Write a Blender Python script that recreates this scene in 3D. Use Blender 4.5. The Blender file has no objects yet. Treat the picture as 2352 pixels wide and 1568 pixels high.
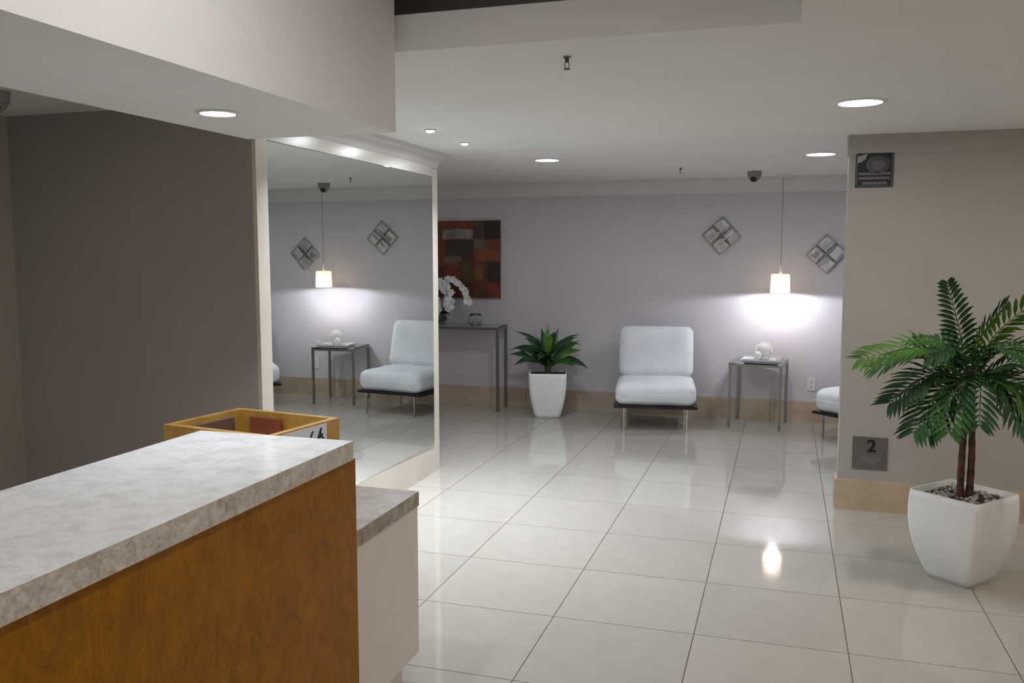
import bpy, bmesh, math, random
from mathutils import Vector, Matrix
random.seed(7)
sc = bpy.context.scene
C = sc.collection
PI = math.pi

# ------------------------------------------------------------------ camera, world, exposure
yaw, pitch, H = 0.3016, 0.0996, 1.5674
cam_d = bpy.data.cameras.new('camera'); cam = bpy.data.objects.new('camera', cam_d); C.objects.link(cam)
cam_d.sensor_width = 36; cam_d.lens = 36 * 2011.9 / 2352; cam_d.clip_start = 0.05
f = Vector((-math.sin(yaw) * math.cos(pitch), math.cos(yaw) * math.cos(pitch), -math.sin(pitch)))
r = Vector((math.cos(yaw), math.sin(yaw), 0)); u = r.cross(f)
M = Matrix((r, u, -f)).transposed().to_4x4(); M.translation = (0, 0, H); cam.matrix_world = M
sc.camera = cam
w = bpy.data.worlds.new('world'); sc.world = w; w.use_nodes = True
w.node_tree.nodes['Background'].inputs[0].default_value = (0.6, 0.62, 0.7, 1)
w.node_tree.nodes['Background'].inputs[1].default_value = 0.05
sc.view_settings.view_transform = 'Standard'; sc.view_settings.look = 'None'
sc.view_settings.exposure = 0.2; sc.view_settings.gamma = 1; sc.view_settings.use_curve_mapping = False

COOL = (0.86, 0.92, 1.0); NEUT = (1.0, 0.97, 0.93); WARM = (1.0, 0.85, 0.66)
DOWN_W, SPOT_W, COFFER_W, FILL_W = 9.0, 16.0, 6.5, 30.0

# ------------------------------------------------------------------ materials
def mat(name, col, rough=0.5, metal=0.0, spec=0.5, **k):
    m = bpy.data.materials.new(name); m.use_nodes = True
    b = m.node_tree.nodes['Principled BSDF']
    b.inputs['Base Color'].default_value = (*col, 1); b.inputs['Roughness'].default_value = rough
    b.inputs['Metallic'].default_value = metal; b.inputs['Specular IOR Level'].default_value = spec
    for n, v in k.items(): b.inputs[n.replace('_', ' ')].default_value = v
    return m
def noisy(m, c1, c2, scale=8, detail=6, rough=0.6, stretch=(1, 1, 1), lo=0.35, hi=0.65, bump=0, bscale=None, dist=0.0, per_obj=0.0):
    """colour mottled between c1 and c2 by noise, with optional bump"""
    nt = m.node_tree; b = nt.nodes['Principled BSDF']
    tc = nt.nodes.new('ShaderNodeTexCoord'); mp = nt.nodes.new('ShaderNodeMapping')
    mp.inputs['Scale'].default_value = stretch
    nt.links.new(tc.outputs['Object'], mp.inputs[0])
    n = nt.nodes.new('ShaderNodeTexNoise'); n.inputs['Scale'].default_value = scale
    n.inputs['Detail'].default_value = detail; n.inputs['Roughness'].default_value = rough
    n.inputs['Distortion'].default_value = dist
    nt.links.new(mp.outputs[0], n.inputs['Vector'])
    cr = nt.nodes.new('ShaderNodeValToRGB'); e = cr.color_ramp.elements
    e[0].position = lo; e[0].color = (*c1, 1); e[1].position = hi; e[1].color = (*c2, 1)
    nt.links.new(n.outputs[0], cr.inputs[0])
    out = cr.outputs[0]
    if per_obj:
        oi = nt.nodes.new('ShaderNodeObjectInfo'); mr = nt.nodes.new('ShaderNodeMapRange')
        mr.inputs[3].default_value = 1 - per_obj; mr.inputs[4].default_value = 1 + per_obj
        nt.links.new(oi.outputs['Random'], mr.inputs[0])
        hs = nt.nodes.new('ShaderNodeHueSaturation'); nt.links.new(mr.outputs[0], hs.inputs['Value'])
        nt.links.new(out, hs.inputs['Color']); out = hs.outputs[0]
    nt.links.new(out, b.inputs['Base Color'])
    if bump:
        n2 = nt.nodes.new('ShaderNodeTexNoise'); n2.inputs['Scale'].default_value = bscale or scale
        n2.inputs['Detail'].default_value = 8
        nt.links.new(tc.outputs['Object'], n2.inputs['Vector'])
        bp = nt.nodes.new('ShaderNodeBump'); bp.inputs['Strength'].default_value = bump
        bp.inputs['Distance'].default_value = 0.01
        nt.links.new(n2.outputs[0], bp.inputs['Height']); nt.links.new(bp.outputs[0], b.inputs['Normal'])
    return m
def emat(name, col, s):
    m = mat(name, col, 0.4); b = m.node_tree.nodes['Principled BSDF']
    b.inputs['Emission Color'].default_value = (*col, 1); b.inputs['Emission Strength'].default_value = s
    return m
M_ceil = noisy(mat('ceiling_paint', (.78, .77, .75), .85, spec=.2), (.77, .76, .74), (.80, .79, .77), 2.0)
M_soff = noisy(mat('soffit_paint', (.72, .71, .70), .85, spec=.2), (.83, .82, .81), (.86, .85, .84), 2.0)
M_wall = noisy(mat('wall_paint', (.42, .40, .42), .8, spec=.25), (.58, .55, .58), (.61, .58, .61), 1.5, bump=.05, bscale=60)
M_wallr = noisy(mat('wall_paint_beige', (.42, .39, .35), .8, spec=.25), (.39, .368, .34), (.42, .398, .37), 1.5, bump=.05, bscale=60)
M_dark = noisy(mat('wall_paint_taupe', (.17, .15, .15), .7, spec=.3), (.37, .34, .33), (.40, .365, .355), 1.2, bump=.05, bscale=60)
M_side = noisy(mat('side_wall_paint', (.33, .30, .26), .8, spec=.2), (.45, .42, .37), (.48, .45, .40), 1.5)
M_crown = mat('plaster_white', (.66, .64, .63), .6, spec=.4)
M_frame = noisy(mat('cream_lacquer', (.62, .56, .48), .25), (.60, .54, .46), (.66, .60, .52), 3.0)
M_base = noisy(mat('beige_stone', (.36, .27, .18), .25), (.44, .34, .25), (.53, .43, .32), 5, 8, per_obj=.04)
M_tile = noisy(mat('polished_porcelain', (.5, .46, .4), .055, spec=.6), (.405, .378, .338), (.43, .402, .362), 9, 8, per_obj=.025)
M_grout = mat('dark_grout', (.12, .105, .085), .8)
M_marble = noisy(mat('cream_marble', (.6, .56, .5), .16), (.60, .585, .57), (.80, .795, .79), 12, 15, .8, lo=.34, hi=.54, dist=.3)
M_marble_e = noisy(mat('rough_marble_edge', (.5, .44, .36), .45), (.24, .19, .14), (.62, .56, .48), 26, 14, .8, lo=.30, hi=.56, bump=.5, bscale=60)
M_marble2 = noisy(mat('grey_brown_marble', (.35, .31, .27), .2), (.30, .26, .235), (.46, .41, .37), 10, 10, .7, lo=.35, hi=.62)
M_marble2e = noisy(mat('brown_marble_edge', (.3, .25, .2), .45), (.17, .13, .09), (.42, .36, .29), 22, 10, .7, lo=.35, hi=.62, bump=.3, bscale=60)
M_wood = noisy(mat('honey_burl_veneer', (.3, .13, .02), .5, spec=.18), (.17, .058, .001), (.38, .150, .003), 12, 14, .85, stretch=(1, 1, .6), lo=.34, hi=.66, dist=1.2, bump=.06, bscale=120)
M_woodl = noisy(mat('golden_leather', (.6, .33, .07), .45), (.36, .19, .035), (.55, .32, .08), 14, 8, .6, lo=.3, hi=.7, bump=.25, bscale=90)
M_lam = noisy(mat('cream_laminate', (.66, .60, .53), .45), (.64, .585, .52), (.69, .635, .57), 3)
M_fab = noisy(mat('white_upholstery', (.75, .78, .82), .8, spec=.25), (.70, .73, .77), (.80, .83, .87), 4, bump=.35, bscale=7)
M_black = mat('black_leather', (.012, .012, .014), .35)
M_chrome = mat('chrome', (.55, .54, .52), .15, 1.0)
M_chrome2 = mat('brushed_steel', (.30, .295, .28), .3, 1.0)
M_glass = mat('clear_glass', (.93, .97, .955), .02, Transmission_Weight=1.0, IOR=1.45)
M_cer = mat('white_ceramic', (.82, .82, .84), .18)
M_potw = noisy(mat('matte_white_pot', (.72, .73, .72), .5), (.78, .79, .79), (.84, .85, .85), 3, bump=.06, bscale=40)
M_peb = noisy(mat('pebbles', (.35, .3, .26), .7), (.22, .19, .17), (.62, .57, .52), 30, per_obj=.35)
M_soil = noisy(mat('soil', (.05, .035, .025), .95), (.03, .022, .015), (.09, .065, .045), 40)
M_leaf = noisy(mat('palm_leaf', (.03, .11, .02), .6, spec=.25), (.010, .042, .014), (.030, .105, .022), 5, per_obj=.3)
M_leafb = noisy(mat('palm_leaf_bright', (.08, .2, .02), .6, spec=.25), (.028, .10, .010), (.085, .20, .018), 5, per_obj=.2)
M_leaf2 = noisy(mat('dracaena_leaf', (.03, .1, .02), .3), (.012, .05, .018), (.035, .12, .025), 9, per_obj=.3)
M_leaf2b = noisy(mat('dracaena_leaf_bright', (.12, .27, .03), .3), (.07, .19, .025), (.15, .32, .05), 9)
M_trunk = noisy(mat('palm_stem', (.08, .03, .018), .7), (.035, .014, .009), (.13, .055, .03), 25, bump=.6, bscale=40)
M_blackpl = mat('black_plastic', (.01, .01, .012), .25)
M_greypl = mat('grey_plastic', (.25, .24, .23), .4)
M_whitepl = mat('white_plastic', (.72, .72, .70), .35)
M_sprk = mat('dark_brass', (.10, .085, .06), .4, .8)
M_lens = emat('lit_lamp_lens', (.93, .96, 1.0), 9)
M_lens_s = emat('lit_spot_lens', (1.0, 1.0, 1.0), 14)
M_petal = mat('orchid_petal', (.88, .88, .9), .5, Subsurface_Weight=.0)
M_stem = mat('orchid_stem', (.12, .16, .05), .5)
M_orleaf = mat('orchid_leaf', (.010, .035, .012), .35)
M_mirror = mat('mirror_glass', (.80, .835, .815), 0.0, 1.0)
M_red = noisy(mat('red_folder', (.45, .10, .04), .6), (.22, .055, .028), (.30, .085, .045), 6)
M_brownf = mat('brown_folder', (.13, .08, .06), .7)
M_paper = mat('white_card', (.72, .76, .86), .5)
M_ink = mat('dark_ink', (.02, .018, .05), .5)

# ------------------------------------------------------------------ helpers
def thing(name, label, cat, loc=(0, 0, 0), rz=0, group=None):
    o = bpy.data.objects.new(name, None); C.objects.link(o); o.empty_display_size = .1
    o.location = loc; o.rotation_euler = (0, 0, rz); o['label'] = label; o['category'] = cat
    if group: o['group'] = group
    return o
def tag(o, label, cat, group=None):
    o['label'] = label; o['category'] = cat
    if group: o['group'] = group
    return o
def obj(name, bm, m, parent=None, smooth=False, loc=None, bevel=0, bseg=2):
    if bevel:
        es = [e for e in bm.edges if len(e.link_faces) == 2 and e.calc_face_angle(0) > .6]
        bmesh.ops.bevel(bm, geom=es, offset=bevel, segments=bseg, affect='EDGES', profile=.5)
    bmesh.ops.recalc_face_normals(bm, faces=bm.faces)
    me = bpy.data.meshes.new(name); bm.to_mesh(me); bm.free(); 
    if m: me.materials.append(m)
    if smooth:
        for p in me.polygons: p.use_smooth = True
    o = bpy.data.objects.new(name, me); C.objects.link(o)
    if parent: o.parent = parent
    if loc: o.location = loc
    return o
def struct(name, bm, m, parent=None, bevel=0, **k):
    o = obj(name, bm, m, parent, bevel=bevel, **k); 
    if not parent: o['kind'] = 'structure'
    return o
def box(x0, x1, y0, y1, z0, z1, bm=None):
    bm = bm or bmesh.new()
    v = [bm.verts.new((x, y, z)) for z in (z0, z1) for x, y in ((x0, y0), (x1, y0), (x1, y1), (x0, y1))]
    for q in ((3, 2, 1, 0), (4, 5, 6, 7), (0, 1, 5, 4), (1, 2, 6, 5), (2, 3, 7, 6), (3, 0, 4, 7)):
        bm.faces.new([v[i] for i in q])
    return bm
def lathe(prof, n=32, bm=None, c=(0, 0), cap=True):
    """prof: list of (radius, z)"""
    bm = bm or bmesh.new(); rings = []
    for rr, z in prof:
        rings.append([bm.verts.new((c[0] + rr * math.cos(2 * PI * i / n), c[1] + rr * math.sin(2 * PI * i / n), z)) for i in range(n)])
    for a, b in zip(rings, rings[1:]):
        for i in range(n): bm.faces.new((a[i], a[(i + 1) % n], b[(i + 1) % n], b[i]))
    if cap:
        if prof[0][0] > 1e-4: bm.faces.new(rings[0][::-1])
        if prof[-1][0] > 1e-4: bm.faces.new(rings[-1])
    bmesh.ops.remove_doubles(bm, verts=bm.verts, dist=1e-5)
    return bm
def tube(pts, rad, n=8, bm=None):
    bm = bm or bmesh.new(); pts = [Vector(p) for p in pts]; rings = []
    rad = rad if isinstance(rad, (list, tuple)) else [rad] * len(pts)
    for i, p in enumerate(pts):
        t = (pts[min(i + 1, len(pts) - 1)] - pts[max(i - 1, 0)]).normalized()
        a = t.cross(Vector((0, 0, 1)) if abs(t.z) < .9 else Vector((1, 0, 0))).normalized(); b = t.cross(a)
        rings.append([bm.verts.new(p + rad[i] * (math.cos(2 * PI * k / n) * a + math.sin(2 * PI * k / n) * b)) for k in range(n)])
    for A, B in zip(rings, rings[1:]):
        for k in range(n): bm.faces.new((A[k], A[(k + 1) % n], B[(k + 1) % n], B[k]))
    bm.faces.new(rings[0][::-1]); bm.faces.new(rings[-1])
    return bm
def prism(pts, x0, x1):
    """polygon pts (y,z) extruded along x"""
    bm = bmesh.new(); A = [bm.verts.new((x0, y, z)) for y, z in pts]; B = [bm.verts.new((x1, y, z)) for y, z in pts]
    n = len(pts); bm.faces.new(A); bm.faces.new(B[::-1])
    for i in range(n): bm.faces.new((A[i], B[i], B[(i + 1) % n], A[(i + 1) % n]))
    return bm
def sweep(prof, path, side=1):
    """mitred moulding: prof [(distance from wall, z)], path [(x,y)]; side=+1 offsets to the right of travel"""
    P = [Vector(p) for p in path]; N = []
    for a, b in zip(P, P[1:]):
        d = (b - a).normalized(); N.append(Vector((d.y, -d.x)) * side)
    bm = bmesh.new(); rows = []
    for i, p in enumerate(P):
        if i == 0: m = N[0]
        elif i == len(P) - 1: m = N[-1]
        else:
            m = (N[i - 1] + N[i]); m = m / (m.dot(N[i]))
        rows.append([bm.verts.new((p.x + m.x * d, p.y + m.y * d, z)) for d, z in prof])
    n = len(prof)
    for A, B in zip(rows, rows[1:]):
        for k in range(n): bm.faces.new((A[k], A[(k + 1) % n], B[(k + 1) % n], B[k]))
    bm.faces.new(rows[0]); bm.faces.new(rows[-1][::-1])
    return bm
def cushion(sx, sy, sz, rr, puff=.02, n=14, wob=0):
    """puffy rounded box centred on the origin"""
    bm = bmesh.new(); bmesh.ops.create_cube(bm, size=2)
    bmesh.ops.subdivide_edges(bm, edges=bm.edges, cuts=n, use_grid_fill=True)
    h = Vector((sx / 2, sy / 2, sz / 2))
    for v in bm.verts:
        q = v.co.copy()
        # concentrate samples at the borders
        q = Vector([math.copysign(abs(c) ** .75, c) if c else 0 for c in q])
        p = Vector((q.x * h.x, q.y * h.y, q.z * h.z))
        core = Vector([max(-(h[i] - rr), min(h[i] - rr, p[i])) for i in range(3)])
        d = p - core
        if d.length > 1e-9: p = core + d.normalized() * rr if d.length > rr or max(abs(c) for c in q) > .999 else p
        wx, wy, wz = [max(0, 1 - c * c) for c in q]
        p.z += puff * math.copysign(1, q.z) * math.sqrt(wx * wy) * (abs(q.z) > .5)
        p.y += puff * .6 * math.copysign(1, q.y) * math.sqrt(wx * wz) * (abs(q.y) > .5)
        p.x += puff * .4 * math.copysign(1, q.x) * math.sqrt(wy * wz) * (abs(q.x) > .5)
        if wob: p += Vector((0, 0, wob * math.sin(p.x * 17 + p.y * 9) * math.cos(p.y * 13 + p.x * 5)))
        v.co = p
    return bm
def add_light(name, kind, loc, W, col, size=.1, spread=None, target=None, blend=.5, angle=1.2):
    l = bpy.data.lights.new(name, kind); l.energy = W; l.color = col
    if kind == 'AREA': l.shape = 'DISK'; l.size = size; l.spread = math.radians(spread or 180)
    if kind == 'SPOT': l.shadow_soft_size = size; l.spot_size = angle; l.spot_blend = blend
    if kind == 'POINT': l.shadow_soft_size = size
    o = bpy.data.objects.new(name, l); C.objects.link(o); o.location = loc
    return o

# ------------------------------------------------------------------ the setting
ZC = 2.27           # ceiling
XM = -2.398         # mirror wall
Y1, Y2, YB, YCOL, XCOL = 3.612, 5.857, 8.54, 5.662, 0.346
XL, XR, YF = -5.6, 3.0, -2.5

# ---- floor: grout bed with every tile an object
fl = struct('floor', box(XL, XR, YF, YB, -.05, -.0025), M_grout)
g, T, th = .0042, .6, .012
cache = {}
xs = []; x = -2.118 - T * 6
while x < XR: xs.append(x); x += T
ys = []; y = 3.558 - T * 11
while y < YB: ys.append(y); y += T
for a in xs:
    for b in ys:
        x0, x1 = max(a, XL) + g / 2, min(a + T, XR) - g / 2; y0, y1 = max(b, YF) + g / 2, min(b + T, YB) - g / 2
        if x1 - x0 < .02 or y1 - y0 < .02: continue
        k = (round(x1 - x0, 3), round(y1 - y0, 3))
        if k in cache:
            t = bpy.data.objects.new('tile', cache[k]); C.objects.link(t)
        else:
            bm = box(0, k[0], 0, k[1], -th, 0)
            t = obj('tile', bm, M_tile); cache[k] = t.data
        t.parent = fl; t.location = (x0, y0, 0)

# ---- walls
struct('wall_back', box(XL, XR, YB, YB + .15, 0, 2.7), M_wall)
struct('wall_left', box(XL - .15, XL, Y1, YB + .15, 0, 2.7), M_wall)
bm = box(XL - .15, XM, Y1, Y2, 0, ZC)
wm = struct('wall_mirror', bm, M_dark)
wm.data.materials.append(M_wall)
for p in wm.data.polygons:
    if p.normal.x > .5 or p.normal.y > .5: p.material_index = 1
struct('wall_reception', box(-3.99, -3.84, YF, Y1, 0, 2.7), M_side)
struct('wall_column', box(XCOL, XR, YCOL, YCOL + .15, 0, ZC), M_wallr)
struct('wall_right', box(XR, XR + .15, YF - .15, YB + .15, 0, 2.7), M_wallr)
struct('wall_front', box(-3.99, XR, YF - .15, YF, 0, 2.7), M_side)

# ---- ceiling with the raised coffer over the desk
CX0, CX1, CY0, CY1 = -1.315, 0.024, -1.2, 2.89
bm = box(XL - .15, -1.93, YF, YB + .1, ZC, ZC + .12)
box(CX1, XR + .1, YF, YB + .1, ZC, ZC + .12, bm)
box(-1.93, CX1, CY1, YB + .1, ZC, ZC + .12, bm)
box(-1.93, CX1, YF, CY0, ZC, ZC + .12, bm)
struct('ceiling', bm, M_ceil)
# coffer: far / near / right upstands, set-back slot and lid
bm = box(-1.93, CX1 + .35, CY1, CY1 + .06, ZC + .12, 2.395)
box(-1.93, CX1 + .35, CY0 - .06, CY0, ZC + .12, 2.395, bm)
box(CX1, CX1 + .06, CY0, CY1, ZC + .12, 2.395, bm)
struct('trim_1', bm, M_ceil)
bm = box(-1.93, CX1 + .42, CY0 - .4, CY1 + .46, 2.62, 2.70)
box(-1.93, CX1 + .42, CY1 + .40, CY1 + .46, ZC + .12, 2.62, bm)
box(-1.93, CX1 + .42, CY0 - .4, CY0 - .34, ZC + .12, 2.62, bm)
box(CX1 + .36, CX1 + .42, CY0 - .34, CY1 + .4, ZC + .12, 2.62, bm)
struct('trim_2', bm, M_dark)
# dropped soffit over the reception counter
struct('trim_3', box(-1.915, CX0, CY0 - .3, 2.86, 1.99, 2.62), M_soff, bevel=.003)
# crown mouldings
prof = [(0, 2.135), (.012, 2.135), (.016, 2.15), (.022, 2.165), (.03, 2.18), (.036, 2.20), (.05, 2.222), (.075, 2.238), (.088, 2.246), (.088, 2.256), (.10, 2.262), (.10, ZC), (0, ZC)]
struct('trim_4', sweep(prof, [(XL, YB), (XR, YB)], 1), M_crown)
prof2 = [(d * .85, ZC - (ZC - z) * .78) for d, z in prof]
struct('trim_5', sweep(prof2, [(XM, Y1 + .02), (XM, Y2), (XL, Y2)], 1), M_crown)
struct('trim_6', sweep([(0, 2.158), (.006, 2.158), (.009, 2.165), (.009, ZC), (0, ZC)], [(XR, YCOL), (XCOL, YCOL), (XCOL, YCOL + .15)], -1), M_wallr)
# stone baseboards, one slab after another
def baseboard(name, pieces, h):
    root = None
    for i, (x0, x1, y0, y1) in enumerate(pieces):
        bm = box(x0, x1, y0, y1, 0, h)
        if root is None:
            root = struct(name, bm, M_base, bevel=.0015, bseg=1)
        else: obj('stone_slab', bm, M_base, root, bevel=.0015, bseg=1)
xs_ = [XL, -4.9, -3.7, -2.5, -1.3, -.1, 1.1, 2.3, XR]
baseboard('baseboard_back', [(a + .0015, b - .0015, YB - .016, YB) for a, b in zip(xs_, xs_[1:])], .196)
baseboard('baseboard_column', [(a + .0015, b - .0015, YCOL - .018, YCOL) for a, b in ((XCOL - .018, 1.3), (1.3, 2.3), (2.3, XR))] + [(XCOL - .018, XCOL - .0005, YCOL, YCOL + .15)], .188)
# cream frame of the mirror wall: base, posts, top rail
bm = box(XM, XM + .022, Y1, Y2, 0, .212)
struct('trim_7', bm, M_frame, bevel=.002, bseg=1)
struct('trim_8', box(XM, XM + .02, Y1, Y1 + .095, .212, 2.16), M_frame, bevel=.002, bseg=1)
struct('trim_9', box(XM, XM + .02, Y2 - .115, Y2, .212, 2.16), M_frame, bevel=.002, bseg=1)
struct('trim_10', box(XM, XM + .02, Y1 + .095, Y2 - .115, 2.108, 2.175), M_frame, bevel=.002, bseg=1)

# ---- wall mirror (very slightly out of parallel with its wall)
mr = thing('wall_mirror_pane', 'tall frameless wall mirror in cream surround reflecting the seating area', 'mirror', (XM + .006, (Y1 + .095 + Y2 - .115) / 2, .214), -.008)
hl = (Y2 - Y1 - .21) / 2 - .002
obj('mirror_glass', box(.012, .016, -hl, hl, 0, 1.892), M_mirror, mr)
bm = box(-.002, .0118, -hl + .05, hl - .05, .02, 1.87); obj('backing_board', bm, M_greypl, mr)

# ------------------------------------------------------------------ lights in the ceiling
def downlight(x, y, z, rad, W, label, col=COOL, small=False, spread=178, group=None):
    t = thing('spotlight' if small else 'downlight', label, 'ceiling light', (x, y, z), 0, group)
    d = .006
    obj('trim_ring', lathe([(rad * 1.0, .0), (rad * 1.22, 0), (rad * 1.22, -d * .5), (rad * 1.12, -d), (rad * 1.0, -d), (rad * 1.0, 0)], 40, cap=False), M_whitepl if not small else M_greypl, t, smooth=False)
    obj('lens', lathe([(0, -.001), (rad * .99, -.001), (rad * .99, -.003), (rad * .7, -.003 - rad * .4 * small), (0, -.0035 - rad * .55 * small)], 40, cap=False), M_lens_s if small else M_lens, t, smooth=True)
    if small:
        l = add_light('lamp_halo', 'SPOT', (0, 0, -.004 - rad * .8), W * .13, col, rad * .6, angle=math.radians(177), blend=.1); l.parent = t
        l = add_light('lamp_glow', 'AREA', (0, 0, -.009 - rad * .6), W, col, rad * 1.7, spread)
    else: l = add_light('lamp_glow', 'AREA', (0, 0, -.009), W, col, rad * 1.7, spread)
    l.parent = t
    return t
downlight(.31, 4.46, ZC, .098, DOWN_W * .8, 'large lit round downlight nearest the camera, above the potted palm', NEUT)
downlight(.215, 6.65, ZC, .098, DOWN_W, 'large lit round downlight behind the beige wall edge, above the right chair', COOL)
downlight(-1.734, 6.46, ZC, .088, DOWN_W * .8, 'lit round downlight in front of the console table painting', COOL)
downlight(-1.64, 2.30, 1.99, .052, DOWN_W * .42, 'lit round downlight in the dropped soffit above the reception counter', COOL, spread=120)
downlight(-1.952, 4.71, ZC, .028, SPOT_W, 'small bright spotlight beside the mirror, nearer of the two', COOL, True, 125)
downlight(-1.971, 5.32, ZC, .026, SPOT_W, 'small bright spotlight beside the mirror, farther of the two', COOL, True, 125)
# a hidden third mirror spot, then unseen downlights added to brighten the room
downlight(-1.94, 4.10, ZC, .028, SPOT_W * .7, 'small spotlight hidden behind the soffit, third along the mirror', COOL, True, 125)
downlight(-.62, .2, 2.62, .11, COFFER_W, 'added unseen downlight in the raised ceiling recess above the lobby desk', NEUT)
downlight(-.62, 1.5, 2.62, .11, COFFER_W, 'added unseen downlight in the ceiling recess beside the dropped soffit', NEUT)
downlight(1.7, 1.6, ZC, .11, DOWN_W * 1.0, 'added unseen warm downlight right of the frame in front of the beige wall', WARM)
downlight(2.2, 4.3, ZC, .11, DOWN_W * .8, 'added unseen warm downlight over the floor right of the potted palm', WARM)
downlight(1.9, 7.2, ZC, .11, DOWN_W * .6, 'added unseen downlight behind the beige wall over the right chair', COOL)
downlight(-3.2, 1.2, ZC, .09, DOWN_W * .35, 'added unseen downlight over the staff side of the counter', NEUT)

def sconce(x, y, rz, label):  # unseen sconces added as fill light for ceiling and walls
    t = thing('fill_sconce', label, 'lamp', (x, y, 1.62), rz)   # stands off its wall towards local -y
    obj('wall_plate', box(-.05, .05, -.012, -.001, -.07, .10), M_chrome2, t, bevel=.002)
    bm = lathe([(.02, 0), (.07, .03), (.11, .09), (.125, .15), (.121, .15), (.105, .092), (.066, .036), (0, .008)], 28, cap=False)
    obj('glass_bowl', bm, M_cer, t, smooth=True, loc=(0, -.14, 0))
    obj('arm', tube([(0, -.01, .02), (0, -.08, .0), (0, -.14, .004)], .008, 8), M_chrome2, t)
    l = add_light('fill_uplight', 'SPOT', (0, -.15, .155), FILL_W, (1.0, .96, .90), .08, angle=math.radians(165), blend=.6)
    l.parent = t; l.rotation_euler = (PI, 0, 0)
for i, (x, y, a, lb_) in enumerate(((XR, 4.6, -PI / 2, 'added unseen uplighter on the right wall behind the potted palm'), (XR, 2.0, -PI / 2, 'added unseen uplighter in the middle of the right wall'),
        (XR, -.6, -PI / 2, 'added unseen uplighter on the right wall nearest the entrance'), (1.4, YF, PI, 'added unseen uplighter right of the lobby front wall'), (-.8, YF, PI, 'added unseen uplighter left on the lobby front wall'),
        (-3.84, .6, PI / 2, 'added unseen uplighter on the wall behind the reception'), (XL, 7.2, PI / 2, 'added unseen uplighter in the far left corner behind the mirror wall'))):
    sconce(x, y, a, lb_)

# ------------------------------------------------------------------ pendant
PX, PY = -.040, 8.23
t = thing('pendant_lamp', 'lit white glass pendant lamp hanging between the two silver wall sculptures', 'lamp', (PX, PY, ZC))
obj('ceiling_rose', lathe([(0, 0), (.055, 0), (.055, -.012), (.04, -.022), (0, -.022)], 28, cap=False), M_whitepl, t, smooth=False)
obj('cord', tube([(0, 0, -.02), (0, 0, -.80)], .0028, 8), M_greypl, t)
obj('lamp_holder', lathe([(0, -.80), (.006, -.80), (.008, -.83), (.012, -.86), (.016, -.885), (0, -.885)], 20, cap=False), M_cer, t, smooth=True)
m_sh = emat('glowing_opal_glass', (1.0, .74, .46), 1.25)
shade = obj('lamp_shade', lathe([(.014, -.882), (.072, -.882), (.080, -.89), (.082, -.92), (.085, -1.048), (.083, -1.05), (.080, -1.048), (.077, -.92), (.070, -.888), (.014, -.886)], 40, cap=False), m_sh, t, smooth=True)
nt = m_sh.node_tree; tc = nt.nodes.new('ShaderNodeTexCoord'); sx = nt.nodes.new('ShaderNodeSeparateXYZ'); mrn = nt.nodes.new('ShaderNodeMapRange')
nt.links.new(tc.outputs['Object'], sx.inputs[0]); nt.links.new(sx.outputs[2], mrn.inputs[0])
mrn.inputs[1].default_value = -1.05; mrn.inputs[2].default_value = -.88; mrn.inputs[3].default_value = 3.6; mrn.inputs[4].default_value = 1.1
nt.links.new(mrn.outputs[0], nt.nodes['Principled BSDF'].inputs['Emission Strength'])
obj('light_bulb', lathe([(0, -.93), (.02, -.935), (.045, -.97), (.052, -1.0), (.045, -1.03), (0, -1.042)], 24, cap=False), emat('lit_bulb', (.93, .95, 1), 25), t, smooth=True)
l = add_light('bulb_light', 'SPOT', (0, 0, -1.022), 60, (.88, .91, 1.0), .042, angle=math.radians(178), blend=.15); l.parent = t

# ------------------------------------------------------------------ lounge chairs
def make_chair(label, loc, rz, group):
    t = thing('lounge_chair', label, 'chair', loc, rz, group)
    W = .70
    fr = obj('frame', box(-W / 2 - .015, W / 2 + .015, -.37, .30, .208, .232), M_black, t, bevel=.006)
    obj('front_rail', box(-W / 2 - .01, W / 2 + .01, -.376, -.370, .212, .224), M_black, t)
    for sx_ in (-1, 1):
        for sy in (-1, 1):
            obj('leg', box(sx_ * .275 - .007, sx_ * .275 + .007, (-.335 if sy < 0 else .265) - .006, (-.335 if sy < 0 else .265) + .006, 0, .208), M_chrome, t, bevel=.002, bseg=1)
    # back support rails
    for sx_ in (-1, 1):
        obj('back_support', tube([(sx_ * .22, .27, .22), (sx_ * .22, .36, .45), (sx_ * .22, .45, .76)], .009, 8), M_chrome, t, smooth=True)
    s = obj('seat_cushion', cushion(W, .70, .19, .062, .014, wob=.004), M_fab, t, smooth=True, loc=(0, -.03, .331))
    b = obj('back_cushion', cushion(W - .02, .47, .17, .055, .012, wob=.003), M_fab, t, smooth=True, loc=(0, .255, .645))
    b.rotation_euler = (math.radians(75), 0, 0)
    obj('button_seam', tube([(-.33, -.372, 0), (0, -.378, .0), (.33, -.372, 0)], .003, 6), M_fab, s, smooth=True)
    return t
def dup(root, label, loc, rz, group=None):
    r_ = root.copy(); C.objects.link(r_); r_.location = loc; r_.rotation_euler = (0, 0, rz); r_['label'] = label
    if group: r_['group'] = group
    for ch in list(root.children):
        c = ch.copy(); C.objects.link(c); c.parent = r_
        for g_ in ch.children:
            d = g_.copy(); C.objects.link(d); d.parent = c
    return r_
ch = make_chair('white cushioned armless lounge chair between the potted dracaena and the chrome side table', (-1.11, 8.02, 0), math.radians(8), 'white lounge chairs along the back wall')
dup(ch, 'white cushioned lounge chair half hidden behind the beige wall, turned toward the side table', (.775, 7.88, 0), math.radians(-42))

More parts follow.
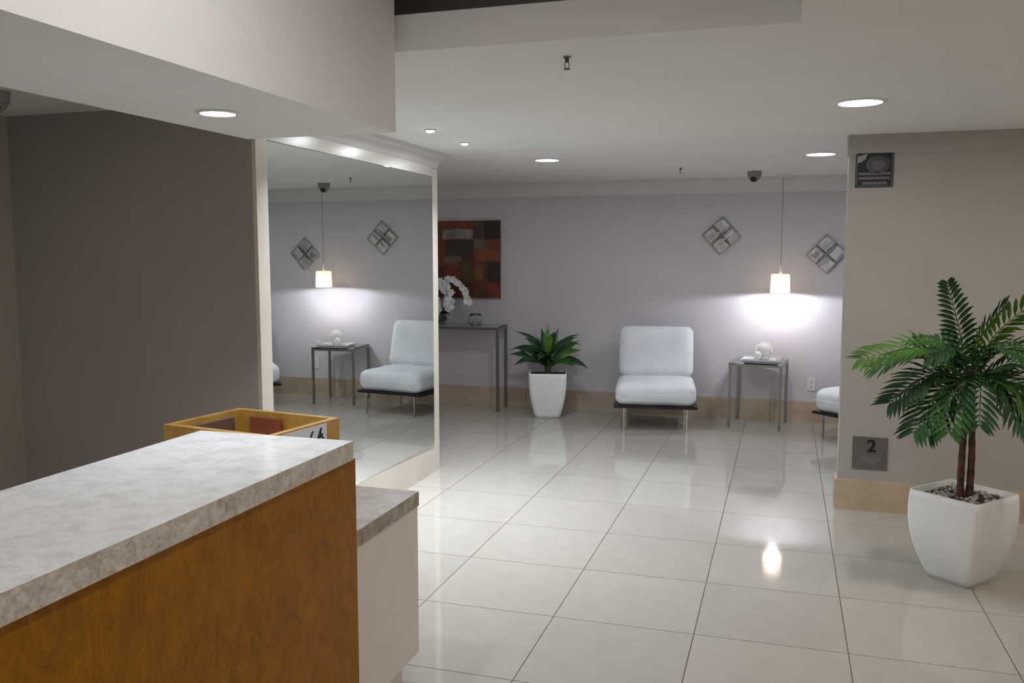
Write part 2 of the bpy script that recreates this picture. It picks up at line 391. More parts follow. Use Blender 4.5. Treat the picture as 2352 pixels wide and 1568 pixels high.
# ------------------------------------------------------------------ chrome and glass side table
def chrome_table(name, label, loc, rz, w, d, h, leg, apron=True):
    t = thing(name, label, 'table', loc, rz)
    for sx_ in (-1, 1):
        for sy in (-1, 1):
            cx, cy = sx_ * (w - leg) / 2, sy * (d - leg) / 2
            obj('leg', box(cx - leg / 2, cx + leg / 2, cy - leg / 2, cy + leg / 2, 0, h - .012), M_chrome2, t, bevel=.002, bseg=1)
    for s in (-1, 1):
        obj('rail', box(-w / 2 + leg, w / 2 - leg, s * (d - leg) / 2 - leg / 2, s * (d - leg) / 2 + leg / 2, h - .012 - leg, h - .012), M_chrome2, t, bevel=.002, bseg=1)
        obj('rail', box(s * (w - leg) / 2 - leg / 2, s * (w - leg) / 2 + leg / 2, -d / 2 + leg, d / 2 - leg, h - .012 - leg, h - .012), M_chrome2, t, bevel=.002, bseg=1)
    obj('glass_top', box(-w / 2 + .001, w / 2 - .001, -d / 2 + .001, d / 2 - .001, h - .0115, h), M_glass, t, bevel=.001, bseg=1)
    return t
TX, TY, TR = -.205, 8.27, math.radians(-7)
chrome_table('side_table', 'square chrome side table with glass top under the pendant lamp', (TX, TY, 0), TR, .465, .46, .598, .022)
def onT(lx, ly, z):
    return (TX + lx * math.cos(TR) - ly * math.sin(TR), TY + lx * math.sin(TR) + ly * math.cos(TR), z)
# tray, sculpture, cup
t = thing('tray', 'low white square dish on the glass side table', 'tray', onT(.03, -.04, .598), TR)
bm = box(-.17, .17, -.12, .12, 0, .014)
for v in bm.verts:
    if v.co.z < .001: v.co.x *= .88; v.co.y *= .85
obj('dish', bm, M_cer, t, bevel=.004)
obj('rim', sweep([(0, .012), (.010, .012), (.012, .026), (.006, .026)], [(-.16, -.11), (-.16, .11), (.16, .11), (.16, -.11), (-.16, -.11)], -1), M_cer, t)
t = thing('sculpture', 'white ceramic knot of two rounded spheres on the white dish', 'sculpture', onT(.045, -.02, .6125))
bm = bmesh.new(); bmesh.ops.create_uvsphere(bm, u_segments=28, v_segments=18, radius=.068)
for v in bm.verts:
    v.co.z *= .95; v.co += Vector((0, 0, .0655 + .018))
obj('large_sphere', bm, M_cer, t, smooth=True)
bm = bmesh.new(); bmesh.ops.create_uvsphere(bm, u_segments=20, v_segments=14, radius=.040)
for v in bm.verts: v.co += Vector((-.052, -.055, .040))
obj('small_sphere', bm, M_cer, t, smooth=True)
obj('band', tube([( .070 * math.cos(a), -.020 + .03 * math.sin(a), .084 + .062 * math.sin(a)) for a in [i * PI / 10 - .5 for i in range(14)]], .011, 8), M_cer, t, smooth=True)
obj('foot', lathe([(.035, 0), (.045, .01), (.04, .03), (.02, .04)], 20), M_cer, t, smooth=True)
t = tag(obj('votive_cup', lathe([(.016, 0), (.024, .003), (.027, .055), (.025, .055), (.022, .006), (0, .006)], 20, cap=False), M_cer, None, smooth=True, loc=onT(.19, -.13, .598)), 'small white cup on the right front corner of the side table', 'cup')

# ------------------------------------------------------------------ console table with orchids
chrome_table('console_table', 'long chrome console table with glass top below the abstract painting', (-3.62, 8.37, 0), 0, 1.84, .30, .85, .026)
t = thing('orchid', 'white orchids arching from a glass bowl on the console table', 'plant', (-3.40, 8.36, .85))
obj('bowl', lathe([(.03, 0), (.075, .006), (.115, .05), (.12, .10), (.115, .13), (.111, .13), (.114, .10), (.108, .052), (.07, .012), (0, .012)], 28, cap=False), M_glass, t, smooth=True)
obj('moss', lathe([(.0, .013), (.065, .014), (.10, .055), (.08, .09), (0, .1)], 20, cap=False), M_orleaf, t, smooth=True)
def leaf(bm, base, az, length, width, rise, droop, n=7, fold=.25, roll=0):
    """one arching strap leaf; az heading, rise start elevation (rad), droop total bend"""
    p = Vector(base); rows = []
    for i in range(n + 1):
        s = i / n; el = rise - droop * s
        if i: p = p + Vector((math.cos(az) * math.cos(el), math.sin(az) * math.cos(el), math.sin(el))) * (length / n)
        wd = width * (math.sin(PI * min(1, (s * .85 + .15))) ** .7) * .5 if s < 1 else 0.0006
        if s > .6: wd *= (1 - ((s - .6) / .4) ** 2) * .98 + .02
        side = Vector((-math.sin(az), math.cos(az), 0)); up = Vector((-math.cos(az) * math.sin(el), -math.sin(az) * math.sin(el), math.cos(el)))
        side, up2 = side * math.cos(roll) + up * math.sin(roll), up * math.cos(roll) - side * math.sin(roll)
        rows.append([bm.verts.new(p + side * wd + up2 * wd * fold), bm.verts.new(p), bm.verts.new(p - side * wd + up2 * wd * fold)])
    for A, B in zip(rows, rows[1:]):
        bm.faces.new((A[0], A[1], B[1], B[0])); bm.faces.new((A[1], A[2], B[2], B[1]))
    return bm
def solid(o, th=.0012):
    md = o.modifiers.new('thickness', 'SOLIDIFY'); md.thickness = th; return o
for i in range(7):
    solid(obj('leaf', leaf(bmesh.new(), (0, 0, .08), i * .95 + .3, random.uniform(.16, .22), .06, 1.1, 1.0), M_orleaf, t, smooth=True))
def blossom(bm, p, sc_=.034, nrm=None):
    nrm = (nrm or Vector((random.uniform(-.5, .5), -1, random.uniform(-.4, .3)))).normalized()
    a = nrm.cross(Vector((0, 0, 1))).normalized(); b = a.cross(nrm)
    a0 = random.uniform(0, 1)
    for k in range(5):
        an = a0 + 2 * PI * k / 5; d = a * math.cos(an) + b * math.sin(an); s = nrm.cross(d)
        q = [Vector(p), Vector(p) + d * sc_ * .6 + s * sc_ * .42 + nrm * .006, Vector(p) + d * sc_ * 1.05 + nrm * .002, Vector(p) + d * sc_ * .6 - s * sc_ * .42 + nrm * .006]
        bm.faces.new([bm.verts.new(v) for v in q])
def spray(pts, n0, per, spreadr):
    """stem curve through pts with blossoms along its outer part"""
    P = [Vector(p) for p in pts]; fine = []
    for i in range(len(P) - 1):
        p0, p1, p2, p3 = P[max(i - 1, 0)], P[i], P[i + 1], P[min(i + 2, len(P) - 1)]
        for k in range(6):
            s = k / 6
            fine.append(.5 * ((2 * p1) + (-p0 + p2) * s + (2 * p0 - 5 * p1 + 4 * p2 - p3) * s * s + (-p0 + 3 * p1 - 3 * p2 + p3) * s ** 3))
    fine.append(P[-1])
    st = obj('stem', tube(fine, .003, 6), M_stem, t, smooth=True)
    for q in fine[n0:]:
        for _ in range(per):
            bm = bmesh.new()
            blossom(bm, q + Vector((random.uniform(-1, 1), random.uniform(-1, 1), random.uniform(-1, .6))) * spreadr, random.uniform(.026, .036))
            solid(obj('blossom', bm, M_petal, st), .0015)
spray([(0, 0, .1), (.02, 0, .32), (.12, -.02, .46), (.22, -.04, .44), (.31, -.05, .35), (.355, -.05, .24)], 9, 2, .018)
spray([(0, .02, .1), (-.02, 0, .33), (.06, -.05, .43), (.15, -.08, .33), (.17, -.09, .18)], 9, 4, .035)
spray([(0, -.02, .1), (-.06, -.02, .32), (.0, -.08, .40), (.03, -.1, .24), (.02, -.11, .13)], 8, 3, .035)
spray([(0, .0, .1), (-.12, .0, .34), (-.25, -.03, .42), (-.36, -.05, .3)], 8, 3, .03)
t2 = thing('glass_vase', 'small clear glass bowl on the console right of the orchids', 'vase', (-2.99, 8.36, .85))
obj('bowl', lathe([(.02, 0), (.05, .004), (.075, .04), (.07, .085), (.05, .115), (.046, .115), (.066, .085), (.071, .042), (.045, .01), (0, .01)], 28, cap=False), M_glass, t2, smooth=True)

# ------------------------------------------------------------------ painting
PW, PH = 1.22, .79
t = thing('painting', 'abstract painting of orange, rust and brown blocks above the console', 'painting', (-2.775, YB, 1.115))
obj('canvas', box(-PW, 0, -.034, -.002, 0, PH), mat('painting_rust', (.16, .035, .008), .5), t, bevel=.002, bseg=1)
patches = [  # x from right edge (negative), z from bottom, colours
    (-.165, -.0, .60, .788, (.022, .014, .012)), (-.30, -.165, .60, .788, (.085, .05, .03)), (-.62, -.30, .735, .788, (.24, .05, .006)), (-1.22, -.62, .70, .788, (.15, .05, .012)),
    (-.62, -.29, .605, .705, (.30, .26, .23)), (-1.05, -.64, .60, .69, (.08, .04, .03)), (-.60, -.29, .43, .60, (.055, .032, .030)), (-.28, -.13, .49, .60, (.17, .115, .085)),
    (-.27, -.0, .385, .49, (.26, .07, .014)), (-.12, -.0, .49, .60, (.22, .045, .006)), (-.62, -.42, .34, .425, (.17, .11, .075)), (-.40, -.29, .34, .43, (.10, .035, .012)),
    (-.60, -.44, .18, .34, (.20, .032, .004)), (-.44, -.13, .17, .37, (.105, .045, .012)), (-.27, -.19, .19, .33, (.20, .10, .006)), (-.13, -.0, .16, .37, (.035, .018, .014)),
    (-.12, -.0, .0, .155, (.25, .045, .004)), (-.30, -.12, .0, .16, (.12, .03, .010)), (-.60, -.30, .0, .165, (.13, .016, .010)), (-1.2, -.62, .02, .33, (.10, .03, .02)), (-1.1, -.7, .36, .56, (.24, .07, .01))]
for i, (x0, x1, z0, z1, c) in enumerate(patches):
    m = noisy(mat('paint_patch', c, .55), tuple(v * .45 + .006 for v in c), tuple(min(1, v * .95 + .008) for v in c), 9, 8, .7)
    bm = box(x0, x1, -.0365 - .0002 * i, -.034, z0, z1)
    bmesh.ops.subdivide_edges(bm, edges=[e for e in bm.edges if e.calc_length() > .04], cuts=3, use_grid_fill=True)
    for v in bm.verts:
        jx, jz = .008 * math.sin(v.co.z * 60 + i), .007 * math.sin(v.co.x * 55 + i * 2)
        if x0 + .001 < v.co.x < -.01 or abs(v.co.x - x0) < .001: v.co.x += jx if -PW + .02 < v.co.x < -.012 else 0
        v.co.z += jz if .012 < v.co.z < PH - .012 else 0
    obj('paint_patch', bm, m, t)

# ------------------------------------------------------------------ silver diamond wall sculptures
def diamond(label, cx, cz, s, vertical_gap, loc_rot):
    t = thing('wall_sculpture', label, 'wall decoration', (cx, YB, cz)); t.rotation_euler = (0, loc_rot, 0)
    obj('mount', box(-.05, .05, -.012, -.001, -.05, .05), M_greypl, t)
    k = 0
    for a in (-1, 1):
        for b in (-1, 1):
            h = s / 4 - .004; cx_, cz_ = a * s / 4, b * s / 4
            bm = bmesh.new(); n = 6; grid = []
            for i in range(n + 1):
                row = []
                for j in range(n + 1):
                    xx, zz = -h + 2 * h * i / n, -h + 2 * h * j / n
                    q = (xx if (k + vertical_gap) % 2 else zz) / h
                    yy = -.022 - .007 * (1 - q * q) + .003 * math.sin(3 * xx / h + k)
                    row.append(bm.verts.new((cx_ + xx, yy, cz_ + zz)))
                grid.append(row)
            for i in range(n):
                for j in range(n): bm.faces.new((grid[i][j], grid[i + 1][j], grid[i + 1][j + 1], grid[i][j + 1]))
            o = obj('metal_plate', bm, mat('hammered_silver', (.4, .4, .4), .42 + .03 * k, .8), t, smooth=True)
            noisy(o.data.materials[0], (.34 + .03 * k, .34 + .03 * k, .335 + .03 * k), (.56, .56, .55), 26, 4, bump=.35, bscale=30)
            solid(o, .003)
            obj('standoff', lathe([(.006, 0), (.006, .02)], 8), M_chrome2, t, loc=(cx_, -.0, cz_)).rotation_euler = (PI / 2, 0, 0)
            k += 1
    # split bars across the middle, as on the photographed pieces
    for i, off in enumerate((-.035, .045) if vertical_gap else (.0,)):
        obj('cross_bar', box(off - .006, off + .006, -.046, -.040, -s * .30, s * .36), M_chrome, t, bevel=.001, bseg=1)
    return t
diamond('square silver wall sculpture hung as a diamond left of the pendant lamp', -.585, 1.738, .262, 1, math.radians(45 + 3))
diamond('square silver wall sculpture hung as a diamond right of the pendant lamp', .358, 1.567, .262, 0, math.radians(45 - 2))

# ------------------------------------------------------------------ pots and plants
def square_pot(parent, top, bottom, h, rr, bulge=.0, mt=M_potw):
    """square tapering pot with rounded corners, curving in to its foot; open top with a lip"""
    def ring(bm, half, z, rad, n=5):
        vs = []
        for cx_, cy_, a0 in ((1, 1, 0), (-1, 1, PI / 2), (-1, -1, PI), (1, -1, 3 * PI / 2)):
            for k in range(n + 1):
                a = a0 + PI / 2 * k / n
                vs.append(bm.verts.new((cx_ * (half - rad) + rad * math.cos(a), cy_ * (half - rad) + rad * math.sin(a), z)))
        return vs
    bm = bmesh.new(); rings = []
    for i in range(15):
        s = i / 14
        half = bottom / 2 + (top - bottom) / 2 * (math.sin(s * PI / 2) ** .85) + bulge * math.sin(PI * s)
        rings.append(ring(bm, half, h * s, rr + .012 * (1 - s)))
    rings.append(ring(bm, top / 2 - .012, h, rr * .6)); rings.append(ring(bm, top / 2 - .016, h - .05, rr * .6))
    for A, B in zip(rings, rings[1:]):
        for k in range(len(A)): bm.faces.new((A[k], A[(k + 1) % len(A)], B[(k + 1) % len(A)], B[k]))
    bm.faces.new(rings[0][::-1])
    # soil
    o = obj('pot', bm, mt, parent, smooth=True)
    for p in o.data.polygons: p.use_smooth = True
    bm2 = bmesh.new(); s_ = top / 2 - .014
    bm2.faces.new([bm2.verts.new((x_, y_, h - .028)) for x_, y_ in ((-s_, -s_), (s_, -s_), (s_, s_), (-s_, s_))])
    bmesh.ops.subdivide_edges(bm2, edges=bm2.edges, cuts=6, use_grid_fill=True)
    for v in bm2.verts: v.co.z += random.uniform(-.004, .004)
    obj('soil', bm2, M_soil, parent)
    return o
# large palm
PXY = (.852, 4.585)
t = thing('potted_palm', 'tall bamboo palm in a large white square pot by the beige wall', 'plant', (*PXY, 0), math.radians(45 + 4))
square_pot(t, .352, .215, .43, .022, .014)
pb = bmesh.new(); peb_protos = []
for k in range(5):
    bm = bmesh.new(); bmesh.ops.create_icosphere(bm, subdivisions=1, radius=1)
    for v in bm.verts: v.co = Vector((v.co.x * random.uniform(.8, 1.2), v.co.y * random.uniform(.8, 1.2), v.co.z * .6))
    me = bpy.data.meshes.new('pebble'); bm.to_mesh(me); bm.free(); me.materials.append(M_peb)
    for p in me.polygons: p.use_smooth = True
    peb_protos.append(me)
for k in range(150):
    o = bpy.data.objects.new('pebble', random.choice(peb_protos)); C.objects.link(o); o.parent = t
    s_ = random.uniform(.008, .014); o.scale = (s_, s_, s_); o.rotation_euler = (0, 0, random.uniform(0, 6))
    o.location = (random.uniform(-.145, .145), random.uniform(-.145, .145), .404 + random.uniform(0, .010))
rinv = -math.radians(49)
def loc2(dx, dy):  # world offset -> local of the rotated pot
    return (dx * math.cos(rinv) - dy * math.sin(rinv), dx * math.sin(rinv) + dy * math.cos(rinv))
def curve_pts(P, k=8):
    P = [Vector(p) for p in P]; out = []
    for i in range(len(P) - 1):
        p0, p1, p2, p3 = P[max(i - 1, 0)], P[i], P[i + 1], P[min(i + 2, len(P) - 1)]
        for j in range(k):
            s = j / k
            out.append(.5 * ((2 * p1) + (-p0 + p2) * s + (2 * p0 - 5 * p1 + 4 * p2 - p3) * s * s + (-p0 + 3 * p1 - 3 * p2 + p3) * s ** 3))
    out.append(P[-1]); return out
# two canes
for dx, lean in ((-.018, .0), (.022, .02)):
    a = loc2(dx, -.01); b = loc2(dx * .9 + lean * .3, 0.0); c = loc2(dx * .5 + lean * .2, .0)
    pts = curve_pts([(a[0], a[1], .40), (b[0], b[1], .62), (c[0], c[1], .86), (c[0], c[1], 1.02)], 10)
    obj('stem', tube(pts, [.017 - .007 * i / len(pts) + .0015 * (i % 3 == 0) for i in range(len(pts))], 10), M_trunk, t, smooth=True)
def frond(base, mid, tip, n, ll, mt, roll=0, width=.019, start=.2):
    """pinnate frond: rachis curve through base, mid, tip (world offsets from the stem), leaflets in opposite pairs"""
    P = []
    for p in (base, mid, tip):
        q = loc2(p[0], p[1]); P.append((q[0], q[1], p[2]))
    pts = curve_pts([P[0], P[1], P[2]], 12); L_ = len(pts)
    bm = tube(pts, [.0042 - .0032 * i / L_ for i in range(L_)], 6)
    for k in range(n):
        s = start + (1 - start) * (k + .5) / n
        i = min(L_ - 2, int(s * (L_ - 1))); fr_ = s * (L_ - 1) - i
        p = pts[i].lerp(pts[i + 1], fr_); d = (pts[i + 1] - pts[i]).normalized()
        side = d.cross(Vector((0, 0, 1)))
        if side.length < .1: side = d.cross(Vector((1, 0, 0)))
        side.normalize(); up = side.cross(d).normalized()
        if up.z < 0: up = -up
        side, up = side * math.cos(roll) + up * math.sin(roll), up * math.cos(roll) - side * math.sin(roll)
        length = ll * (math.sin(PI * (.22 + .70 * (k + .5) / n)) ** .6) * random.uniform(.88, 1.08)
        for sg in (-1, 1):
            fwd = .55 + .5 * s
            dirv = (side * sg + d * fwd + up * random.uniform(.05, .3)).normalized()
            cross = dirv.cross(up).normalized()
            m1 = p + dirv * length * .30 + up * .002; m2 = p + dirv * length * .7 - Vector((0, 0, length * .06)); tp = p + dirv * length - Vector((0, 0, length * .18))
            w_ = width * .5
            vs = [bm.verts.new(p), bm.verts.new(m1 + cross * w_), bm.verts.new(m1 - cross * w_), bm.verts.new(m2 + cross * w_ * .85), bm.verts.new(m2 - cross * w_ * .85), bm.verts.new(tp), bm.verts.new(m1 - up * .003), bm.verts.new(m2 - up * .003)]
            bm.faces.new((vs[0], vs[1], vs[6])); bm.faces.new((vs[0], vs[6], vs[2]))
            bm.faces.new((vs[1], vs[3], vs[7], vs[6])); bm.faces.new((vs[6], vs[7], vs[4], vs[2]))
            bm.faces.new((vs[3], vs[5], vs[7])); bm.faces.new((vs[7], vs[5], vs[4]))
    o = obj('frond', bm, mt, t, smooth=False)
    return solid(o, .0008)
Z0 = .95
FR = [  # base, mid, tip, pairs, leaflet, material, roll   (x right, y away, z height)
    ((-.01, 0, .98), (-.05, .02, 1.20), (-.115, .02, 1.43), 17, .115, M_leaf, 1.3),
    ((.01, 0, .98), (.10, -.02, 1.20), (.31, -.06, 1.41), 18, .13, M_leafb, .9),
    ((0, .01, 1.0), (.05, .04, 1.18), (.16, .10, 1.33), 15, .12, M_leaf, .9),
    ((-.01, 0, .96), (-.20, -.03, 1.12), (-.50, -.08, 1.06), 18, .16, M_leafb, .5),
    ((-.01, -.01, .95), (-.17, .05, 1.10), (-.42, .10, 1.00), 17, .16, M_leaf, .4),
    ((-.01, -.01, .92), (-.17, -.06, 1.00), (-.36, -.12, .86), 17, .17, M_leaf, .5),
    ((-.01, -.01, .90), (-.13, -.10, .95), (-.26, -.20, .74), 16, .16, M_leaf, .3),
    ((-.01, -.01, .88), (-.09, -.10, .92), (-.19, -.16, .72), 14, .15, M_leaf, .2),
    ((0, -.01, .92), (-.07, -.12, .98), (-.12, -.26, .76), 15, .15, M_leaf, 0),
    ((0, -.01, .92), (.02, -.12, 1.0), (.0, -.26, .80), 15, .14, M_leaf, 0),
    ((.01, -.01, .92), (.10, -.10, .99), (.20, -.22, .78), 16, .15, M_leaf, -.2),
    ((.01, 0, .95), (.18, -.04, 1.06), (.42, -.10, .92), 18, .17, M_leaf, -.3),
    ((.01, 0, .93), (.17, -.08, .97), (.36, -.20, .66), 18, .17, M_leafb, -.4),
    ((.01, 0, .93), (.12, -.02, .96), (.28, -.06, .74), 16, .16, M_leaf, -.4),
    ((.01, .01, .97), (.16, .06, 1.12), (.42, .08, 1.10), 17, .16, M_leaf, .5),
    ((0, .01, .97), (-.08, .10, 1.12), (-.22, .20, 1.14), 14, .15, M_leaf, .3),
    ((0, .0, .99), (-.08, -.06, 1.12), (-.21, -.12, 1.08), 14, .13, M_leaf, .4),
    ((0, .0, .99), (.07, -.08, 1.14), (.20, -.16, 1.10), 14, .14, M_leaf, -.3),
    ((0, .01, .93), (.10, .12, 1.0), (.24, .24, .86), 14, .15, M_leaf, 0),
    ((0, .01, .93), (-.10, .12, .99), (-.26, .22, .86), 14, .15, M_leaf, 0),
    ((0, .01, .95), (.01, .14, 1.05), (.03, .28, .92), 13, .14, M_leaf, 0),
]
for a in FR: frond(*a)

# small dracaena
t = thing('potted_dracaena', 'small broad-leaved dracaena in a white tapered pot beside the console', 'plant', (-2.165, 8.13, 0), math.radians(14))
square_pot(t, .36, .235, .435, .03, .004)
obj('stem', tube([(0, 0, .40), (0, 0, .50), (.0, 0, .58)], [.03, .026, .016], 10), M_stem, t, smooth=True)
# az 0 = right, rise elevation, droop
LV = [(1.9, .50, .085, 1.50, .12, 1), (1.0, .46, .085, 1.38, .25, 0), (2.2, .47, .08, 1.30, .3, 0), (.5, .46, .095, 1.0, .55, 1), (-2.3, .44, .085, 1.30, .3, 0), (3.3, .42, .08, .95, .8, 0),
      (-2.9, .44, .09, .78, .9, 0), (-2.5, .40, .09, .70, 1.2, 0), (-.2, .43, .10, .72, .55, 1), (-.5, .40, .09, .60, 1.1, 0), (.1, .45, .085, .48, 1.1, 0),
      (-1.0, .38, .095, .75, 1.3, 0), (-1.6, .36, .095, .85, 1.3, 0), (-2.0, .36, .09, 1.1, 1.0, 0), (-1.2, .36, .085, 1.28, .6, 1), (.7, .42, .08, 1.0, .8, 0),
      (2.6, .42, .08, .95, .9, 0), (1.6, .40, .085, 1.05, .7, 0), (-.1, .44, .05, 1.0, .7, 0), (3.0, .47, .055, .62, 1.0, 0), (-2.7, .45, .055, 1.05, .8, 0), (-.4, .46, .055, .8, .95, 0)]
for i, (az, L_, wd, ri, dr, br) in enumerate(LV):
    o = solid(obj('leaf', leaf(bmesh.new(), (0, 0, .44 + .008 * i), az - math.radians(14), L_ * .93, wd * 1.12, ri, dr, 10, .2, .75 * math.cos(az)), M_leaf2b if br else M_leaf2, t, smooth=True), .0015)

# ------------------------------------------------------------------ small things on ceiling and walls
def sprinkler(x, y, label):
    t = thing('fire_sprinkler', label, 'sprinkler', (x, y, ZC))
    obj('escutcheon', lathe([(0, 0), (.016, 0), (.014, -.004), (0, -.004)], 18, cap=False), M_greypl, t)
    obj('body', lathe([(0, -.003), (.0075, -.003), (.0075, -.018), (.005, -.02), (0, -.02)], 12, cap=False), M_sprk, t)
    for s in (-1, 1): obj('arm', tube([(s * .004, 0, -.018), (s * .009, 0, -.03), (s * .003, 0, -.043)], .0016, 6), M_sprk, t)
    obj('deflector', lathe([(0, -.042), (.012, -.042), (.012, -.0445), (0, -.0445)], 16, cap=False), M_sprk, t)
sprinkler(-.769, 3.135, 'dark fire sprinkler head on the open ceiling nearest the camera')
sprinkler(-.845, 7.37, 'small fire sprinkler head on the ceiling near the back wall')
def dome_cam(x, y, label, rz=0):
    t = thing('security_camera', label, 'camera', (x, y, ZC), rz)
    obj('housing', lathe([(0, 0), (.060, 0), (.060, -.008), (.054, -.05), (0, -.05)], 28, cap=False), M_greypl, t, smooth=False)
    bm = lathe([(.046, -.048), (.044, -.062), (.036, -.078), (.020, -.090), (0, -.094)], 24, cap=False)
    obj('dome', bm, M_greypl, t, smooth=True)
    bm = bmesh.new(); bmesh.ops.create_uvsphere(bm, u_segments=16, v_segments=10, radius=.026)
    for v in bm.verts: v.co += Vector((0, -.030, -.068))
    obj('lens', bm, M_blackpl, t, smooth=True)
dome_cam(-.276, 7.87, 'grey dome security camera on the ceiling left of the pendant', -.2)
dome_cam(-3.30, 3.05, 'dome security camera in the far left corner over the taupe wall', .6)
# outlet plate
t = thing('wall_outlet', 'white power outlet plate low on the back wall beside the right chair', 'outlet', (.262, YB, .36))
obj('plate', box(-.036, .036, -.008, 0, -.058, .058), M_whitepl, t, bevel=.002)
for dz in (-.022, .022):
    obj('socket', lathe([(0, 0), (.012, 0), (.012, .002), (0, .002)], 14, cap=False), mat('outlet_grey', (.5, .5, .49), .5), t, loc=(0, -.0075, dz)).rotation_euler = (PI / 2, 0, 0)

# upper sign: dark notice with lens picture, pale corner and lines of print
t = thing('surveillance_sign', 'small black notice with a dark lens picture high on the beige wall', 'sign', (.486, YCOL, 2.064))
S = .104
obj('panel', box(-S, S, -.006, 0, -S, S), mat('sign_black', (.012, .010, .018), .6), t, bevel=.001, bseg=1)
obj('border', sweep([(0, 0), (.006, 0), (.006, .0012), (0, .0012)], [(-S + .004, -S + .004), (-S + .004, S - .004), (S - .004, S - .004), (S - .004, -S + .004), (-S + .004, -S + .004)], 1), mat('sign_grey', (.10, .09, .11), .4), t, loc=(0, -.006, 0)).rotation_euler = (PI / 2, 0, 0)
m_lensp = mat('print_lens', (.05, .045, .06), .3); m_pale = mat('print_pale', (.30, .30, .33), .4); m_line = mat('print_grey', (.125, .12, .135), .4)
def flat_poly(name, pts, y, m, par, th=.0008):
    bm = bmesh.new(); A = [bm.verts.new((x_, y, z_)) for x_, z_ in pts]; B = [bm.verts.new((x_, y - th, z_)) for x_, z_ in pts]
    n = len(A); bm.faces.new(A); bm.faces.new(B[::-1])
    for i in range(n): bm.faces.new((A[i], A[(i + 1) % n], B[(i + 1) % n], B[i]))
    return obj(name, bm, m, par)
flat_poly('lens_print', [(.018 + .066 * math.cos(a), .030 + .052 * math.sin(a)) for a in [2 * PI * i / 28 for i in range(28)]], -.006, m_lensp, t)
flat_poly('lens_glint', [(.020 + .038 * math.cos(a), .026 + .026 * math.sin(a)) for a in [2 * PI * i / 24 for i in range(24)]], -.0068, mat('print_mid', (.10, .095, .125), .3), t)
flat_poly('pale_mark', [(-.094, .078), (-.040, .094), (-.052, .060), (-.075, .044), (-.094, .040)], -.006, m_pale, t)
for z_, a, b, hh in ((-.024, -.088, .088, .0075), (-.050, -.088, .088, .0075), (-.080, -.066, .070, .0085)):
    n = 9; xx = a
    while xx < b - .01:
        wd_ = random.uniform(.012, .026); flat_poly('print_word', [(xx, z_ - hh), (min(xx + wd_, b), z_ - hh), (min(xx + wd_, b), z_ + hh), (xx, z_ + hh)], -.006, m_line, t)
        xx += wd_ + .0015
# lower plaque: brushed grey with a dark figure
t = thing('wall_plaque', 'square grey metal plaque with a black mark low on the beige wall', 'sign', (.525, YCOL, .358))
S = .100
obj('plate', box(-S, S, -.005, 0, -S, S), noisy(mat('plaque_steel', (.17, .17, .16), .45, .3), (.12, .115, .11), (.17, .165, .16), 30, stretch=(1, 1, 8)), t, bevel=.001, bseg=1)
cu = bpy.data.curves.new('figure', 'FONT'); cu.body = '2'; cu.size = .105; cu.extrude = .0008; cu.offset = .003; cu.align_x = 'CENTER'
tmp = bpy.data.objects.new('tmp', cu); C.objects.link(tmp)
bpy.context.view_layer.update()
me = bpy.data.meshes.new_from_object(tmp.evaluated_get(bpy.context.evaluated_depsgraph_get())); bpy.data.objects.remove(tmp)
me.materials.append(mat('mark_black', (.006, .006, .010), .4)); me.name = 'figure_mark'
o = bpy.data.objects.new('figure_mark', me); C.objects.link(o); o.parent = t; o.rotation_euler = (PI / 2, 0, 0); o.location = (.008, -.0055, .010)
for z_, a, b in ((-.028, -.055, .06), (-.043, -.055, .06), (-.058, -.04, .045)):
    xx = a
    while xx < b - .008:
        wd_ = random.uniform(.010, .020); flat_poly('print_word', [(xx, z_ - .004), (xx + wd_, z_ - .004), (xx + wd_, z_ + .004), (xx, z_ + .004)], -.005, mat('plaque_print', (.20, .20, .19), .5), t)
        xx += wd_ + .004

# ------------------------------------------------------------------ reception counter
t = thing('reception_counter', 'tall reception counter with cream marble top and honey-brown veneer front', 'counter', (-1.53, 2.0, 0))
ox, oy = 1.53, -2.0
CT, CB, CR, CLF = 1.0, .942, -1.243, -1.79
def lb(x0, x1, y0, y1, z0, z1): return box(x0 + ox, x1 + ox, y0 + oy, y1 + oy, z0, z1)
bm = lb(CLF, CR, -.6, 2.366, CB, CT)
o = obj('marble_top', bm, M_marble, t, bevel=.0035)
o.data.materials.append(M_marble_e)
for p in o.data.polygons:
    if abs(p.normal.z) < .5: p.material_index = 1
obj('front_panel', lb(CR - .030, CR - .008, -.6, 2.392, .0, CB - .002), M_wood, t, bevel=.002)
obj('end_panel', lb(CLF + .03, CR - .031, 2.335, 2.357, .0, CB - .0005), M_wood, t)
obj('rear_panel', lb(CLF + .03, CLF + .05, -.6, 2.334, .0, CB - .0005), M_lam, t)
obj('plinth', lb(CLF + .06, CR - .04, -.6, 2.32, 0.0, .08), M_greypl, t)
# lower desk beyond it
t = thing('lower_desk', 'low cream desk with brown marble top adjoining the far end of the counter', 'desk', (-1.7, 2.63, 0))
ox, oy = 1.7, -2.63
LZ = .703
o = obj('marble_top', lb(-2.26, -1.258, 2.396, 2.895, LZ - .054, LZ), M_marble2, t, bevel=.0025)
o.data.materials.append(M_marble2e)
for p in o.data.polygons:
    if abs(p.normal.z) < .5: p.material_index = 1
obj('side_panel', lb(-1.283, -1.262, 2.396, 2.89, .095, LZ - .0545), M_lam, t, bevel=.0015)
obj('end_panel', lb(-2.18, -1.284, 2.868, 2.889, .095, LZ - .0545), M_lam, t, bevel=.0015)
obj('plinth', lb(-2.12, -1.30, 2.42, 2.82, 0, .095), M_lam, t)
obj('inner_panel', lb(-2.20, -2.18, 2.396, 2.867, .095, LZ - .0545), M_lam, t)
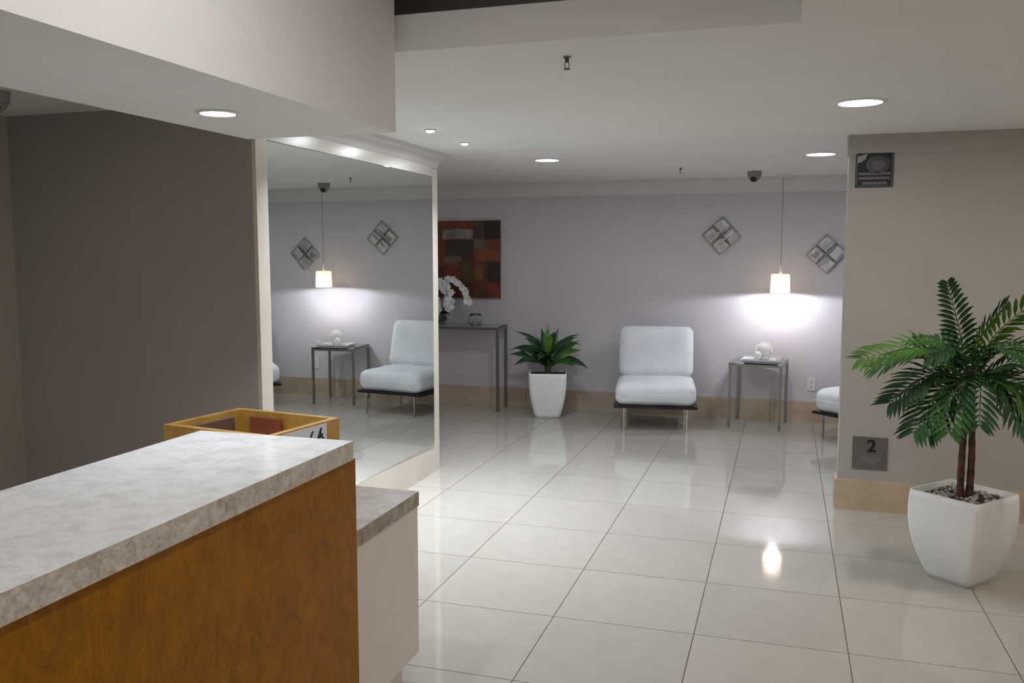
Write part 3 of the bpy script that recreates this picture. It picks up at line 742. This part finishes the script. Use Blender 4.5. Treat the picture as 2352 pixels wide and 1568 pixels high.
# open tray box on the desk
A = [Vector((-2.110, 2.44)), Vector((-1.985, 2.86)), Vector((-1.54, 2.807)), Vector((-1.64, 2.40))]
cxy = sum(A, Vector((0, 0))) / 4
ang = -.15; cxy = Vector((-1.781, 2.643))
t = thing('document_box', 'open golden-brown leather box behind the marble counter top', 'box', (cxy.x, cxy.y, LZ), ang)
bw, bd, bh, tk = .47, .37, .277, .024
bd2 = bd
# keep clear of the taller counter: shift is in the thing's location
obj('bottom', box(-bw / 2 + tk, bw / 2 - tk, -bd2 / 2 + tk, bd2 / 2 - tk, 0, .012), M_woodl, t)
obj('side_wall', box(-bw / 2, -bw / 2 + tk, -bd2 / 2, bd2 / 2, 0, bh), M_woodl, t, bevel=.004)
obj('side_wall', box(bw / 2 - tk, bw / 2, -bd2 / 2, bd2 / 2, 0, bh), M_woodl, t, bevel=.004)
obj('side_wall', box(-bw / 2 + tk, bw / 2 - tk, bd2 / 2 - tk, bd2 / 2, 0, bh), M_woodl, t, bevel=.004)
obj('side_wall', box(-bw / 2 + tk, bw / 2 - tk, -bd2 / 2, -bd2 / 2 + tk, 0, bh), M_woodl, t, bevel=.004)
lab = obj('card_label', box(bw / 2 + .0005, bw / 2 + .0020, -bd2 / 2 + .02, bd2 / 2 - .075, .10, bh - .006), M_paper, t); lab['label'] = 'white card label with dark blue print'
for q in ([(.018, .254), (.006, .257), (.035, .205), (.048, .205)], [(-.030, .262), (-.040, .258), (-.010, .200), (.002, .204)], [(-.045, .235), (-.040, .240), (.010, .212), (.002, .203)], [(-.058, .205), (-.046, .205), (-.022, .245), (-.030, .248)], [(.07, .22), (.10, .215), (.10, .205), (.07, .208)]):
    bm = bmesh.new(); a_ = [bm.verts.new((bw / 2 + .0024, -y_ + .045, z_)) for y_, z_ in q]; bm.faces.new(a_); obj('print_mark', bm, M_ink, lab)
ca, sa = math.cos(ang), math.sin(ang)
def inbox(lx, ly, z): return (cxy.x + lx * ca - ly * sa, cxy.y + lx * sa + ly * ca, LZ + z)
o = tag(obj('folder', box(-.085, .060, -.006, .006, 0, .245), M_red, None, loc=inbox(-.06, .145, .0125), bevel=.001, bseg=1), 'reddish-orange folder standing inside the golden box', 'folder'); o.rotation_euler = (0, 0, ang)
o = tag(obj('folder', box(-.006, .006, -.12, .12, 0, .245), M_brownf, None, loc=inbox(-.196, -.01, .0125), bevel=.001, bseg=1), 'dark brown folder along the left inside of the golden box', 'folder'); o.rotation_euler = (0, 0, ang)
